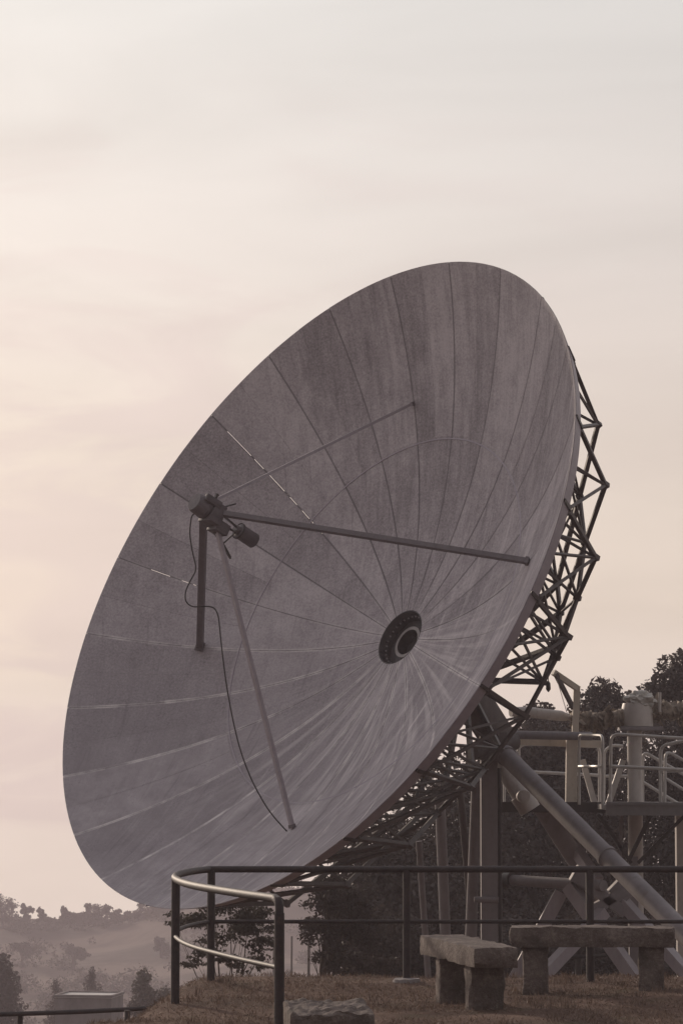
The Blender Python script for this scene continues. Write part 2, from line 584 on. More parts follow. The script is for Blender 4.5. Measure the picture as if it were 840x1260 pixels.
def dchild(mb, name, mat, parent=None, **kw):
    """part built in the dish frame"""
    o = mb.build(name, mat, None, **kw)
    if parent is None:
        o.parent = dish
        o.matrix_parent_inverse = Matrix.Translation(-dish.location)
        o.matrix_basis = DM
    else:                      # parent already sits in the dish frame
        o.parent = parent
    return o


RING = 3.05
HUBR = .45
rngd = random.Random(3)


def build_reflector():
    bm = bmesh.new()
    tone = bm.faces.layers.float.new('tone')
    uvl = None
    GAP = .007
    def panel(r0, r1, k0, k1, nr, na, leak=0):
        tn = rngd.random()
        off = rngd.uniform(-.0008, .0008)
        t1, t2 = rngd.uniform(-.0015, .0015), rngd.uniform(-.002, .002)
        buck = rngd.uniform(-.003, .003)
        rows = []
        for i in range(nr + 1):
            r = r0 + .0006 + (r1 - r0 - .0012) * i / nr
            dk = GAP / 2 / r / (math.pi / 12)
            row = []
            for j in range(na + 1):
                s, q = i / nr, j / na
                ka = k0 + (dk if k0 == int(k0) else dk * .5)
                kb = k1 - (dk if k1 == int(k1) else dk * .5)
                k = ka + (kb - ka) * q
                z = surf(r) + off + t1 * (s - .5) + t2 * (q - .5) * 2 + buck * math.sin(math.pi * s) * math.sin(math.pi * q)
                row.append(bm.verts.new(pol(r, k, z)))
            rows.append(row)
        for a, b in zip(rows, rows[1:]):
            for j in range(na):
                f = bm.faces.new((a[j], b[j], b[j + 1], a[j + 1]))
                f.smooth = True
                f[tone] = tn
    for k in range(24):
        panel(HUBR, RING, k, k + 1, 14, 6)
        panel(RING, RIM, k, k + .5, 12, 4)
        panel(RING, RIM, k + .5, k + 1, 12, 4)
    bmesh.ops.recalc_face_normals(bm, faces=bm.faces)
    me = bpy.data.meshes.new('reflector'); bm.to_mesh(me); bm.free()
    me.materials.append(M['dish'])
    o = bpy.data.objects.new('reflector', me); COL.objects.link(o)
    md = o.modifiers.new('thickness', 'SOLIDIFY'); md.thickness = .003; md.offset = -1; md.use_rim = False
    o.parent = dish; o.matrix_parent_inverse = Matrix.Translation(-dish.location); o.matrix_basis = DM
    return o


refl = build_reflector()
# seam strips behind the joints; left open where daylight comes through between two panels
open_runs = {19: [(5.12, 5.3), (4.45, 4.75), (4.0, 4.3)], 20: [(4.85, 5.3)], 21: [(5.12, 5.3), (4.2, 4.95), (3.72, 4.08), (3.4, 3.62), (3.0, 3.25), (5.0, 5.08), (2.72, 2.9)],
             22: [(5.14, 5.3)], 23: [(5.14, 5.3)], 0: [(5.1, 5.3)], 2: [(5.18, 5.3)], 18: [(5.05, 5.3)], 17: [(5.08, 5.3)], 16: [(5.12, 5.3)], 15: [(5.16, 5.3)]}
mb = MB()
for kk in range(48):
    k = kk / 2
    r = HUBR if kk % 2 == 0 else RING
    runs = open_runs.get(k, [])
    while r < RIM - .02:
        r2 = min(r + .06, RIM - .005)
        if not any(a < (r + r2) / 2 < b for a, b in runs):
            dk = min(.06, r * .1) / r / (math.pi / 12)
            mb.hexa([pol(r, k - dk, surf(r) - .016), pol(r, k + dk, surf(r) - .016), pol(r2 + .001, k + dk, surf(r2) - .016), pol(r2 + .001, k - dk, surf(r2) - .016),
                     pol(r, k - dk, surf(r) - .008), pol(r, k + dk, surf(r) - .008), pol(r2 + .001, k + dk, surf(r2) - .008), pol(r2 + .001, k - dk, surf(r2) - .008)])
        r = r2
dchild(mb, 'seam_strip', M['seal'], refl)
mb = MB()
for i in range(192):
    k, k2 = i / 8, (i + 1) / 8
    mb.hexa([pol(RING - .05, k, surf(RING) - .018), pol(RING - .05, k2, surf(RING) - .018), pol(RING + .05, k2, surf(RING) - .018), pol(RING + .05, k, surf(RING) - .018),
             pol(RING - .05, k, surf(RING) - .009), pol(RING - .05, k2, surf(RING) - .009), pol(RING + .05, k2, surf(RING) - .009), pol(RING + .05, k, surf(RING) - .009)])
dchild(mb, 'ring_strip', M['skirt'], refl)

# rim band, in 24 butted lengths with a dark joint piece at every seam
mb = MB()
joints = []
for k in range(24):
    n = 6
    dk = .02 / RIM / (math.pi / 12)
    for j in range(n):
        a, b = k + dk + (1 - 2 * dk) * j / n, k + dk + (1 - 2 * dk) * (j + 1) / n
        o_, i_ = RIM + .004, RIM - .10
        zt, zb = H - .004, H - .215
        mb.hexa([pol(i_ - .012, a, zb), pol(i_ - .012, b, zb), pol(i_, b, zb), pol(i_, a, zb),
                 pol(o_ - .012, a, zt), pol(o_ - .012, b, zt), pol(o_, b, zt), pol(o_, a, zt)])
    jb = MB(); joints.append(jb)
    jb.hexa([pol(RIM - .13, k - dk * 1.3, H - .255), pol(RIM - .13, k + dk * 1.3, H - .255), pol(RIM - .092, k + dk * 1.3, H - .255), pol(RIM - .092, k - dk * 1.3, H - .255),
             pol(RIM - .02, k - dk * 1.3, H - .03), pol(RIM - .02, k + dk * 1.3, H - .03), pol(RIM + .006, k + dk * 1.3, H - .03), pol(RIM + .006, k - dk * 1.3, H - .03)])
skirt = dchild(mb, 'rim_band', M['skirt'], refl, sharp=False)
for jb in joints: dchild(jb, 'band_joint', M['dark'], refl)

# hub well
mb = MB().lathe([(HUBR + .02, .012), (HUBR - .015, .018), (HUBR - .03, -.02), (HUBR - .05, -.19), (.22, -.19)], 48)
hub = dchild(mb, 'hub_well', M['hub'])
mb = MB().lathe([(.255, -.188), (.255, -.14), (.205, -.14), (.205, -.32), (.0001, -.33)], 40)
mb2 = MB().lathe([(.258, -.188), (.258, -.137), (.208, -.137), (.208, -.188)], 40)
dchild(mb, 'hub_throat', M['hub'], hub)
dchild(mb2, 'hub_ring', M['hubring'], hub)
mb = MB()
for i in range(30):
    a = i * 2 * math.pi / 30
    p = Vector((math.cos(a) * (HUBR - .042), math.sin(a) * (HUBR - .042), -.09))
    mb = MB().tube(p, p - Vector((math.cos(a), math.sin(a), 0)) * .02, .014, 6)
    dchild(mb, 'hub_bolt', M['mount'], hub)

# back structure: 24 rib trusses, their rings, the centre drum
N_ = (4.6, H - 1.35)
Q_ = (3.55, -.08)
M_ = (2.2, H - 3.1)
D_ = (.4, H - 3.35)


def fr(r, off=.1): return (r, surf(r) - off)


front = [fr(1.0), fr(2.0), fr(2.9), fr(3.7), fr(4.5), (5.13, H - .22)]
for k in range(24):
    mb = MB()
    P = lambda rz, kk=k: pol(rz[0], kk, rz[1])
    for a, b in zip(front, front[1:]):          # twin chords straddle the seam
        for sg in (-1, 1):
            mb.bar(pol(a[0], k + sg * .26 / a[0], a[1]), pol(b[0], k + sg * .26 / b[0], b[1]), .04, .045)
    for a in front[1:]:
        mb.bar(pol(a[0], k - .26 / a[0], a[1] - .03), pol(a[0], k + .26 / a[0], a[1] - .03), .04)
    rim = front[-1]
    mb.bar(P(rim), P(N_), .055)
    mb.bar(P(N_), P(Q_), .06)
    mb.bar(P(Q_), P(M_), .06)
    mb.bar(P(M_), P(D_), .065)
    for a, b in ((front[4], N_), (front[4], Q_), (front[3], Q_), (front[3], M_), (front[2], M_), (front[1], M_), (front[1], D_), (front[0], D_)):
        mb.bar(P(a), P(b), .032)
    for nd in (N_, Q_, M_):
        a_ = ang(k)
        Rk = Matrix.Rotation(a_, 3, 'Z')
        mb.box(P(nd), (.085, .07, .085), Rk)
    dchild(mb, 'rib_truss', M['truss'])
mb = MB()
for k in range(24):
    P = lambda rz, kk: pol(rz[0], kk, rz[1])
    mb.bar(P(N_, k), P(front[-1], k + 1), .042)
    mb.bar(P(N_, k), P(front[-1], k + .5), .032)
    mb.bar(P(Q_, k), P(Q_, k + 1), .045)
    if k % 2: mb.bar(P(Q_, k), P(front[4], k + 1), .032)
    mb.bar(P(M_, k), P(M_, k + 1), .05)
    if k % 2: mb.bar(P(M_, k), P(Q_, k + 1), .032)
    mb.bar(P(front[4], k), P(front[4], k + 1), .032)
dchild(mb, 'ring_bracing', M['truss'])
mb = MB().lathe([(.46, -.06), (.46, -1.45), (.40, -1.55), (.0001, -1.56)], 32)
dchild(mb, 'back_drum', M['truss'])

# feed: four struts, head, horn, cable
RS = 3.62
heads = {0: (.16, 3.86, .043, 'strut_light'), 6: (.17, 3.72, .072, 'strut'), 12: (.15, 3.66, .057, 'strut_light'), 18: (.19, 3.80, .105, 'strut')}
feet = {0: 3.58, 6: 3.60, 12: 3.56, 18: 3.62}
for k, (r, z, w, mt) in heads.items():
    mb = MB()
    p, q = pol(feet[k], k, surf(feet[k]) + .015), pol(r, k, z)
    if k == 18: mb.bar(p, q, w, w * .9)
    else: mb.bar(p, q, w, w)
    s = dchild(mb, 'feed_strut', M[mt], bevel=.006)
    mb = MB()
    mb.sweep([p, p + (q - p).normalized() * .05], 0, rect=(w * 1.35, w * 1.3))
    dchild(mb, 'strut_foot', M['strut'], s, bevel=.004)
T0 = Matrix.Identity(4)
mb = MB().lathe([(.0001, 4.14), (.125, 4.14), (.145, 4.11), (.15, 3.98), (.155, 3.975), (.155, 3.93), (.135, 3.90), (.0001, 3.90)], 28)
fh = dchild(mb, 'feed_drum', M['feed'])
mb = MB()
mb.box((.03, -.02, 3.80), (.30, .30, .20)).box((.02, -.14, 3.62), (.24, .16, .22)).box((.16, .10, 3.95), (.06, .10, .28))
dchild(mb, 'feed_box', M['feed'], fh, bevel=.012)
mb = MB()
mb.bar((.10, .10, 3.9), (.13, .24, 3.92), .035).bar((-.06, .12, 3.88), (-.03, .30, 3.8), .025)
mb.bar((.16, .12, 3.75), (.20, .24, 3.62), .02)
mb.hexa([(-.03, -.12, 3.75), (.03, -.12, 3.75), (.03, -.20, 3.7), (-.03, -.20, 3.7), (-.02, -.40, 3.25), (.02, -.40, 3.25), (.02, -.43, 3.24), (-.02, -.43, 3.24)])
mb.bar((.05, .05, 3.7), (.03, .02, 3.36), .025).bar((-.06, -.05, 3.7), (-.05, -.03, 3.36), .025).bar((0, -.3, 3.45), (0, -.05, 3.33), .02)
dchild(mb, 'feed_bracket', M['dark'], fh)
mb = MB().lathe([(.0001, 3.36), (.06, 3.36), (.065, 3.30), (.11, 3.29), (.112, 2.99), (.10, 2.975), (.088, 2.99), (.08, 3.1), (.0001, 3.1)], 24)
dchild(mb, 'feed_horn', M['feed'], fh)
mb = MB().lathe([(.124, 3.295), (.124, 3.27), (.110, 3.27)], 24)
dchild(mb, 'horn_collar', M['dark'], fh)

# feed cable (world frame): hangs beside the upright strut, then sags to the foot of the lower strut
ya = (DM @ pol(.12, 18, 3.8)).y
yb = (DM @ pol(feet[12], 12, surf(feet[12]) + .08)).y
ys_ = (DM @ pol(feet[18], 18, surf(feet[18]))).y
cpts = [(243, 630), (236, 634), (233, 655), (237, 680), (241, 695), (241, 703), (234, 715), (228, 728), (228, 740), (236, 747), (252, 746), (264, 747), (269, 758), (272, 790), (278, 840), (286, 884), (296, 926), (312, 966), (332, 1000), (353, 1023)]
cp = []
for i, (u, v) in enumerate(cpts):
    t = max(0, min(1, (v - 640) / (1023 - 640)))
    cp.append(at(u, v, ya + (yb - ya) * t - .1))
mb = MB().sweep(arc_pts(cp, .3, 4), .011, 6)
mb.build('feed_cable', M['cable'], dish)

# ------------------------------------------------------------------ steel tube mount (parts of the antenna)
def gpt(u, Y, dz=-.15):
    """point on the ground under photograph column u"""
    p = at(u, 1100, Y)
    return Vector((p.x, Y, ground_z(p.x, Y) + dz))


hd = at(612, 905, 42.7)
mb = MB()
mb.bar(DM @ Vector((0, 0, -1.2)), at(612, 908, 42.7), .42, .36)
mb.box(at(606, 918, 42.6), (.42, .5, .42))
mb.tube(at(580, 925, 42.3), at(632, 912, 42.9), .14, 16)
mb.build('elevation_yoke', M['truss'], dish, bevel=.015)
# pillars
p, q = gpt(601, 42.6), at(601, 930, 42.6)
mb = MB().bar(p, q, .265, .25)
pil = mb.build('mount_pillar', M['mount'], dish, bevel=.02)
mb = MB().tube(at(583, 1107, 42.43), at(613, 1107, 42.43), .045, 10)
mb.build('pillar_clamp', M['mount'], pil)
mb = MB().tube(gpt(615, 42.7), at(614, 945, 42.7), .03, 8)
mb.build('drain_pipe', M['dark'], dish)
for u0, v0, Y0, u1, Y1, r, mt in ((587, 955, 43.0, 573, 43.2, .09, 'mount'), (515, 1035, 43.6, 531, 43.8, .05, 'mount'), (541, 985, 44.4, 552, 44.6, .085, 'mount'), (566, 975, 44.0, 592, 45.0, .06, 'truss')):
    mb = MB().tube(gpt(u1, Y1), at(u0, v0, Y0), r, 14)
    mb.build('mount_leg', M[mt], dish)
# big raking tube towards the lower right, nearer to the camera at its foot
foot = at(905, 1212, 36.5)
foot = foot + (foot - at(614, 922, 42.5)) * .22
mb = MB().tube(foot, at(614, 922, 42.5), .138, 24)
rk = mb.build('raking_tube', M['mount'], dish)
mb = MB()
d = (at(614, 922, 42.5) - foot)
for t in (.97, .59):
    MB().tube(foot + d * t, foot + d * (t + .008), .158, 24).build('tube_flange', M['mount'], rk)
# second raking tube running away behind the deck, with its screw jack end
mb = MB().tube(at(622, 925, 43.2), at(742, 1110, 44.6), .15, 20)
mb.build('raking_tube', M['mount'], dish)
mb = MB().tube(at(614, 938, 42.9), at(644, 985, 42.75), .135, 18).tube(at(640, 978, 42.75), at(652, 997, 42.75), .17, 18)
j = mb.build('screw_jack', M['mount_pale'], dish)
c = at(643, 980, 42.5)
mb = MB().tube(c + Vector((0, -.13, 0)), c + Vector((0, .1, 0)), .10, 20).tube(c + Vector((0, -.16, 0)), c + Vector((0, -.1, 0)), .055, 16)
mb.build('jack_flange', M['mount_pale'], j)
# horizontal tie and node box
mb = MB().tube(at(627, 1083, 43.2), at(742, 1090, 41.6), .085, 16)
ti = mb.build('tie_tube', M['mount'], dish)
mb = MB().tube(at(622, 1083, 43.25), at(630, 1083, 43.15), .13, 16)
mb.build('tie_flange', M['dark'], ti)
B = at(748, 1108, 41.8)
mb = MB()
for a in (-32, 38):
    mb.box(B, (.62, .30, .16), Matrix.Rotation(R_(a), 3, 'Y'))
mb.box(B + Vector((.20, .03, .15)), (.3, .34, .3), Matrix.Rotation(R_(45), 3, 'Y'))
mb.box(B + Vector((-.38, .1, .34)), (.3, .34, .26), Matrix.Rotation(R_(30), 3, 'Y'))
mb.build('node_box', M['mount'], dish, bevel=.015)
legs = [(690, 1098, 42.4, 634, 1203, 42.4, .10, .20), (742, 1122, 41.6, 664, 1204, 41.0, .19, .16), (700, 1090, 42.0, 782, 1206, 41.2, .17, .2), (762, 1106, 41.8, 858, 1214, 40.9, .19, .16), (735, 1085, 43.5, 690, 1020, 44.5, .16, .16)]
for u0, v0, Y0, u1, v1, Y1, w, h_ in legs:
    a, e = at(u0, v0, Y0), at(u1, v1, Y1)
    if e.z < a.z:                               # carry the strut on down into the ground
        e = a + (e - a) * ((a.z - ground_z(e.x, e.y) + .15) / (a.z - e.z))
    mb = MB().bar(a, e, w, h_)
    mb.build('base_strut', M['strut_light'], dish, bevel=.012)
mb = MB().tube(at(690, 1178, 41.5), at(745, 1176, 41.5), .03, 8).tube(at(712, 1150, 41.6), at(711, 1200, 41.6), .05, 10)
mb.build('base_link', M['dark'], dish)
# azimuth screw: pale tube, tattered boot, gearbox on its column
mb = MB().sweep([at(628, 876, 43.1), at(646, 876, 43.2), at(690, 881, 43.4), at(698, 883, 43.4)], [.075, .083, .083, .055], 18).tube(at(698, 883, 43.4), at(706, 884, 43.4), .045, 12)
mb.build('jack_tube', M['mount_pale'], dish)


def boot(pts, rad, name, seed, parent):
    rg = random.Random(seed)
    bm_ = MB()
    n = 46
    P_ = []
    for i in range(n + 1):
        t = i / n
        s = t * (len(pts) - 1); a = min(int(s), len(pts) - 2)
        P_.append(pts[a].lerp(pts[a + 1], s - a))
    bm_.sweep(P_, [rad * (1 + .22 * math.sin(i * 2.1) * rg.random() + rg.uniform(-.18, .12)) for i in range(n + 1)], 18)
    for v in bm_.bm.verts:
        v.co += mnoise.noise_vector(v.co * 9) * .05 * (rad / .13)
    for i in range(150):                        # hanging rags of the torn covering
        t = rg.random()
        c_ = P_[int(t * n)]
        a = rg.uniform(0, 6.28)
        o_ = Vector((rg.uniform(-.05, .05), math.cos(a), math.sin(a))) * rad * rg.uniform(.9, 1.1)
        l_ = rg.uniform(.05, .16)
        w_ = rg.uniform(.02, .05)
        d_ = Vector((rg.uniform(-.6, .6), rg.uniform(-.4, .4), rg.uniform(-1, .5))).normalized()
        x_ = d_.cross(rvec(rg)).normalized() * w_
        vv = [bm_.bm.verts.new(c_ + o_ + s) for s in (-x_, x_, d_ * l_ + x_ * .4, d_ * l_ - x_ * .6)]
        bm_.bm.faces.new(vv)
    return bm_.build(name, M['boot'], parent, normals=False)


boot([at(703, 885, 43.4), at(730, 887, 43.45), at(768, 882, 43.5)], .125, 'jack_boot', 5, dish)
boot([at(786, 876, 43.5), at(812, 875, 43.6), at(850, 874, 43.7)], .13, 'jack_boot', 8, dish)
G = at(783, 878, 43.5)
mb = MB()
mb.lathe([(.0001, -.2), (.25, -.2), (.25, .02), (.235, .10), (.22, .16), (.0001, .18)], 20, Matrix.Translation(G))
gb = mb.build('gearbox', M['mount_pale'], dish, bevel=.01)
mb = MB().box(G + Vector((.05, 0, -.235)), (.66, .5, .06))
mb.build('gearbox_plate', M['mount'], gb, bevel=.008)
mb = MB()
bmesh.ops.create_icosphere(mb.bm, subdivisions=4, radius=1)
for v in mb.bm.verts:
    n_ = mnoise.noise(v.co * 2.4 + Vector((4, 1, 2))) * .3 + mnoise.noise(v.co * 6) * .16
    v.co = G + Vector((.05, 0, .2)) + Vector((v.co.x * .23, v.co.y * .22, v.co.z * .15)) * (1 + n_)
mb.build('gearbox_cover', M['cover'], gb)
mb = MB().tube(at(811, 876, 43.4), at(811, 852, 43.4), .025, 8)
mb.build('breather_pipe', M['mount_pale'], gb)
DECKZ = at(700, 989, 43.0).z
p = at(780, 905, 43.5)
mb = MB().tube((p.x, 43.5, ground_z(p.x, 43.5) - .1), (p.x, 43.5, G.z - .26), .115, 20)
mb.build('gearbox_column', M['mount_pale'], dish)
mb = MB().bar(at(716, 935, 43.6), at(732, 992, 43.6), .09).bar(at(766, 935, 43.6), at(747, 992, 43.6), .09)
mb.build('column_brace', M['mount_pale'], dish)
mb = MB().tube(at(620, 904, 42.9), at(728, 906, 43.0), .065, 16)
mb.build('top_tie_tube', M['mount'], dish)
mb = MB().bar(at(618, 911, 43.4), at(742, 916, 43.4), .05, .12)
mb.build('top_beam', M['cream'], dish)

# ------------------------------------------------------------------ access platform
pl = empty('access_platform', (4.6, 44.0, ground_z(4.6, 44.0)), 'raised steel access platform with pale tube handrails beside the dish mount', 'platform')


def quadslab(mb, u0, Y0, u1, Y1, back, top, thick):
    a, b = at(u0, 990, Y0), at(u1, 990, Y1)
    c, d = Vector((b.x + .3, back, 0)), Vector((a.x, back, 0))
    pts = [a, b, c, d]
    mb.hexa([Vector((p.x, p.y, top - thick)) for p in pts] + [Vector((p.x, p.y, top)) for p in pts])


mb = MB()
quadslab(mb, 616, 43.0, 744, 42.7, 45.6, DECKZ, .07)
quadslab(mb, 745, 41.2, 900, 40.6, 45.6, DECKZ + .003, .075)
mb.build('deck', M['deck'], pl)
mb = MB()
a, b = at(616, 990, 42.96), at(744, 990, 42.66)
mb.hexa([Vector((p.x, p.y + dy, DECKZ + dz)) for dz in (-.13, .03) for p, dy in ((a, 0), (b, 0), (b, .035), (a, .035))])
mb.build('edge_beam', M['dark'], pl)
mb = MB()
a, b = at(745, 990, 41.16), at(900, 990, 40.56)
mb.hexa([Vector((p.x, p.y + dy, DECKZ + dz)) for dz in (-.15, .045) for p, dy in ((a, 0), (b, 0), (b, .035), (a, .035))])
mb.hexa([Vector((p.x, p.y + dy, DECKZ + dz)) for dz in (.0, .03) for p, dy in ((a, -.03), (b, -.03), (b, 0), (a, 0))])
mb.build('edge_beam', M['deck'], pl)
# under-deck supports
for u0, v0, u1, v1, w, m_ in ((784, 1062, 842, 1003, .05, 'dark'), (776, 1062, 735, 1002, .05, 'dark'), (772, 1060, 800, 1003, .06, 'dark'), (762, 1062, 764, 1003, .05, 'mount')):
    mb = MB().bar(at(u0, v0, 42.2), at(u1, v1, 42.2), w)
    mb.build('deck_brace', M[m_], pl)
p = at(778, 1062, 42.25)
mb = MB().bar((p.x, p.y, ground_z(p.x, p.y) - .1), p + Vector((0, 0, .1)), .14)
mb.build('deck_post', M['mount'], pl, bevel=.01)
p = at(838, 1000, 44.8)
mb = MB().bar((p.x, p.y, ground_z(p.x, p.y) - .1), (p.x, p.y, DECKZ - .08), .2)
mb.build('deck_post', M['mount_pale'], pl, bevel=.01)


def rail(lines, r, mat, name='guard_rail', rad=.13):
    mb = MB()
    for ln in lines:
        mb.sweep(arc_pts([at(*q) for q in ln], rad, 5), r, 8)
    mb.build(name, M[mat], pl)


DV = 990
rail([[(620, 990, 44.9), (620, 917, 44.9), (638, 912, 44.9), (638, 990, 44.9)]], .022, 'rail_pale')
rail([[(637, 992, 44.9), (637, 916, 44.9), (737, 916, 44.9), (737, 990, 44.9)], [(655, 950, 44.9), (736, 954, 44.9)]], .026, 'rail_pale')
rail([[(742, 990, 44.6), (743, 924, 44.6), (752, 917, 44.6), (766, 918, 44.6)], [(745, 955, 44.6), (776, 955, 44.6)]], .024, 'rail_pale')
rail([[(741, 995, 41.25), (741, 905, 41.3), (712, 904, 42.7), (712, 990, 42.72)], [(741, 943, 41.28), (712, 943, 42.7)]], .022, 'rail_pale')
rail([[(750, 995, 41.2), (751, 903, 41.2), (900, 912, 40.7)], [(751, 943, 41.2), (900, 950, 40.7)]], .025, 'rail_pale')
rail([[(812, 990, 43.0), (812, 918, 43.0), (842, 911, 42.6), (880, 911, 42.4)], [(812, 949, 43.0), (880, 946, 42.4)]], .028, 'rail_pale')
rail([[(790, 990, 44.0), (790, 924, 44.0), (870, 970, 44.2)], [(790, 962, 44.0), (850, 999, 44.1)]], .025, 'rail_pale', 'stair_rail')
rail([[(817, 990, 42.6), (818, 923, 42.6), (880, 958, 42.9)], [(818, 958, 42.6), (870, 990, 42.8)]], .025, 'rail_pale', 'stair_rail')

# davit standing on the platform
b0 = at(702, 988, 43.2)
dv = empty('hoist_davit', (b0.x, 43.2, DECKZ), 'cream painted hoist davit post with triangular boom beside the dish truss', 'davit')
mb = MB().bar((b0.x, 43.2, DECKZ + .004), (b0.x + .02, 43.2, at(703, 905, 43.2).z), .15, .17)
mb.build('post', M['cream'], dv, bevel=.012)
mb = MB().bar(at(707, 905, 43.2), at(709, 846, 43.2), .10, .10)
mb.build('mast', M['cream'], dv, bevel=.01)
mb = MB().bar(at(711, 848, 43.2), at(680, 827, 43.0), .075, .085)
mb.build('boom', M['cream'], dv, bevel=.008)
mb = MB().bar(at(683, 829, 43.0), at(705, 872, 43.2), .06)
mb.build('boom_brace', M['truss'], dv, bevel=.006)
mb = MB().tube(at(683, 830, 43.0), at(699, 884, 43.0), .006, 5)
mb.build('hoist_wire', M['rail_pale'], dv)
# hook hanging under the truss corner
p = DM @ pol(Q_[0], 7, Q_[1])
p = at(674, 830, p.y)
hk = empty('hanging_hook', p, 'small dark hook block hanging on a short line below the truss corner', 'hook')
mb = MB().tube(p + Vector((0, 0, .06)), p - Vector((0, 0, .10)), .007, 6)
mb.build('line', M['dark'], hk)
mb = MB().sweep([p - Vector((0, 0, .09)), p - Vector((0, 0, .12)), p - Vector((0, 0, .20)), p - Vector((0, 0, .24))], [.01, .03, .035, .008], 10)
mb.build('block', M['dark'], hk)

# =================================================================== NEAR FENCE
fn = empty('tube_fence', (0, 23.75, ground_z(0.5, 23.75)), 'dark painted two rail tube fence curving around the terrace end', 'fence')
FY, RT_, MR_ = 23.75, .95, .51
curve = [(-1.12, 23.75), (-1.25, 23.15), (-1.31, 22.3), (-1.255, 21.4), (-1.07, 20.3), (-.73, 19.1), (-.43, 18.2)]
def smooth_path(pts, n=6):
    P_ = [Vector((*p, 0)) for p in pts]
    out = []
    for i in range(len(P_) - 1):
        p0 = P_[max(i - 1, 0)]; p1 = P_[i]; p2 = P_[i + 1]; p3 = P_[min(i + 2, len(P_) - 1)]
        for j in range(n):
            t = j / n
            out.append(.5 * ((2 * p1) + (p2 - p0) * t + (2 * p0 - 5 * p1 + 4 * p2 - p3) * t * t + (3 * p1 - p0 - 3 * p2 + p3) * t ** 3))
    out.append(P_[-1])
    return out
pathc = smooth_path(curve)
np_ = (-.40, 18.1)
top = [Vector((x, FY, RT_)) for x in (7.6, 4, 1.5, 0, -.7)] + [Vector((p.x, p.y, RT_)) for p in pathc]
top += [Vector((np_[0] - .008, np_[1] + .02, RT_ - .012)), Vector((np_[0], np_[1], RT_ - .05)), Vector((np_[0], np_[1], RT_ - .12))]
MB().sweep(top, .0285, 14).build('top_rail', M['black_rail'], fn)
mid = [Vector((x, FY, MR_)) for x in (7.6, 4, 1.5, 0, -.7)] + [Vector((p.x, p.y, MR_)) for p in pathc] + [Vector((np_[0], np_[1], MR_))]
MB().sweep(mid, .017, 10).build('mid_rail', M['black_rail'], fn)
for u in (260, 500, 725, 950, 1175):
    p = at(u, 1100, FY)
    po = MB().tube((p.x, FY, ground_z(p.x, FY) - .15), (p.x, FY, RT_ - .005), .034, 14).build('post', M['black_rail'], fn)
    if u != 500: continue
    mb = MB()
    mb.lathe([(.0001, .0), (.12, .0), (.11, .028), (.0001, .034)], 14, Matrix.Translation((p.x, FY - .02, ground_z(p.x, FY) + .0)))
    for v in mb.bm.verts: v.co += mnoise.noise_vector(v.co * 14) * .012
    mb.build('footing', M['concrete'], po)
pA = (-1.27, 21.45)
pA = min(((p.x, p.y) for p in pathc), key=lambda p: abs(p[1] - 21.5))
MB().tube((pA[0], pA[1], ground_z(*pA) - .3), (pA[0], pA[1], RT_ - .005), .034, 14).build('post', M['black_rail'], fn)
MB().tube((np_[0], np_[1], ground_z(*np_) - .15), (np_[0], np_[1], RT_ - .09), .0335, 14).build('post', M['black_rail'], fn)

# =================================================================== STONE BENCHES
def stone_slab(c, axis, length, width, z0, z1, seed, rough=.03, cuts=26, name='slab', parent=None, crumble=0):
    ax = Vector((*axis, 0)).normalized(); sd = Vector((-ax.y, ax.x, 0))
    bm_ = bmesh.new()
    nx, ny, nz = cuts, max(5, int(cuts * width / length)), max(4, int(cuts * (z1 - z0) / length))
    r = bmesh.ops.create_cube(bm_, size=1)
    step = max(length, width, z1 - z0) / cuts
    def sub(axis_i, n):
        for i in range(1, n):
            co = [0, 0, 0]; co[axis_i] = -.5 + i / n
            no = [0, 0, 0]; no[axis_i] = 1
            bmesh.ops.bisect_plane(bm_, geom=bm_.verts[:] + bm_.edges[:] + bm_.faces[:], plane_co=co, plane_no=no)
    sub(0, nx); sub(1, ny); sub(2, nz)
    mbx = MB(); mbx.bm.free(); mbx.bm = bm_
    for v in bm_.verts:
        l = v.co.copy()
        w = Vector(c) + ax * l.x * length + sd * l.y * width + Vector((0, 0, (z0 + z1) / 2 + l.z * (z1 - z0)))
        s = Vector((seed, seed * .7, 0))
        nv = mnoise.noise_vector(w * 5.5 + s) * rough + mnoise.noise_vector(w * 17 + s) * rough * .5
        edge = sum(1 for q in l if abs(q) > .499)
        if edge >= 2:                              # chipped arrises
            cen = Vector(c) + Vector((0, 0, (z0 + z1) / 2))
            w += (cen - w).normalized() * (.008 + .034 * max(0, mnoise.noise(w * 8 + s))) * (edge - 1)
        if crumble and l.z > .3:
            w.z += mnoise.noise(w * 11 + s) * crumble + mnoise.noise(w * 26 + s) * crumble * .8
        nv.z *= .6
        v.co = w + nv
    for f in bm_.faces: f.smooth = True
    o = mbx.build(name, M['stone'], parent)
    try: o.data.set_sharp_from_angle(angle=R_(32))
    except Exception: pass
    return o


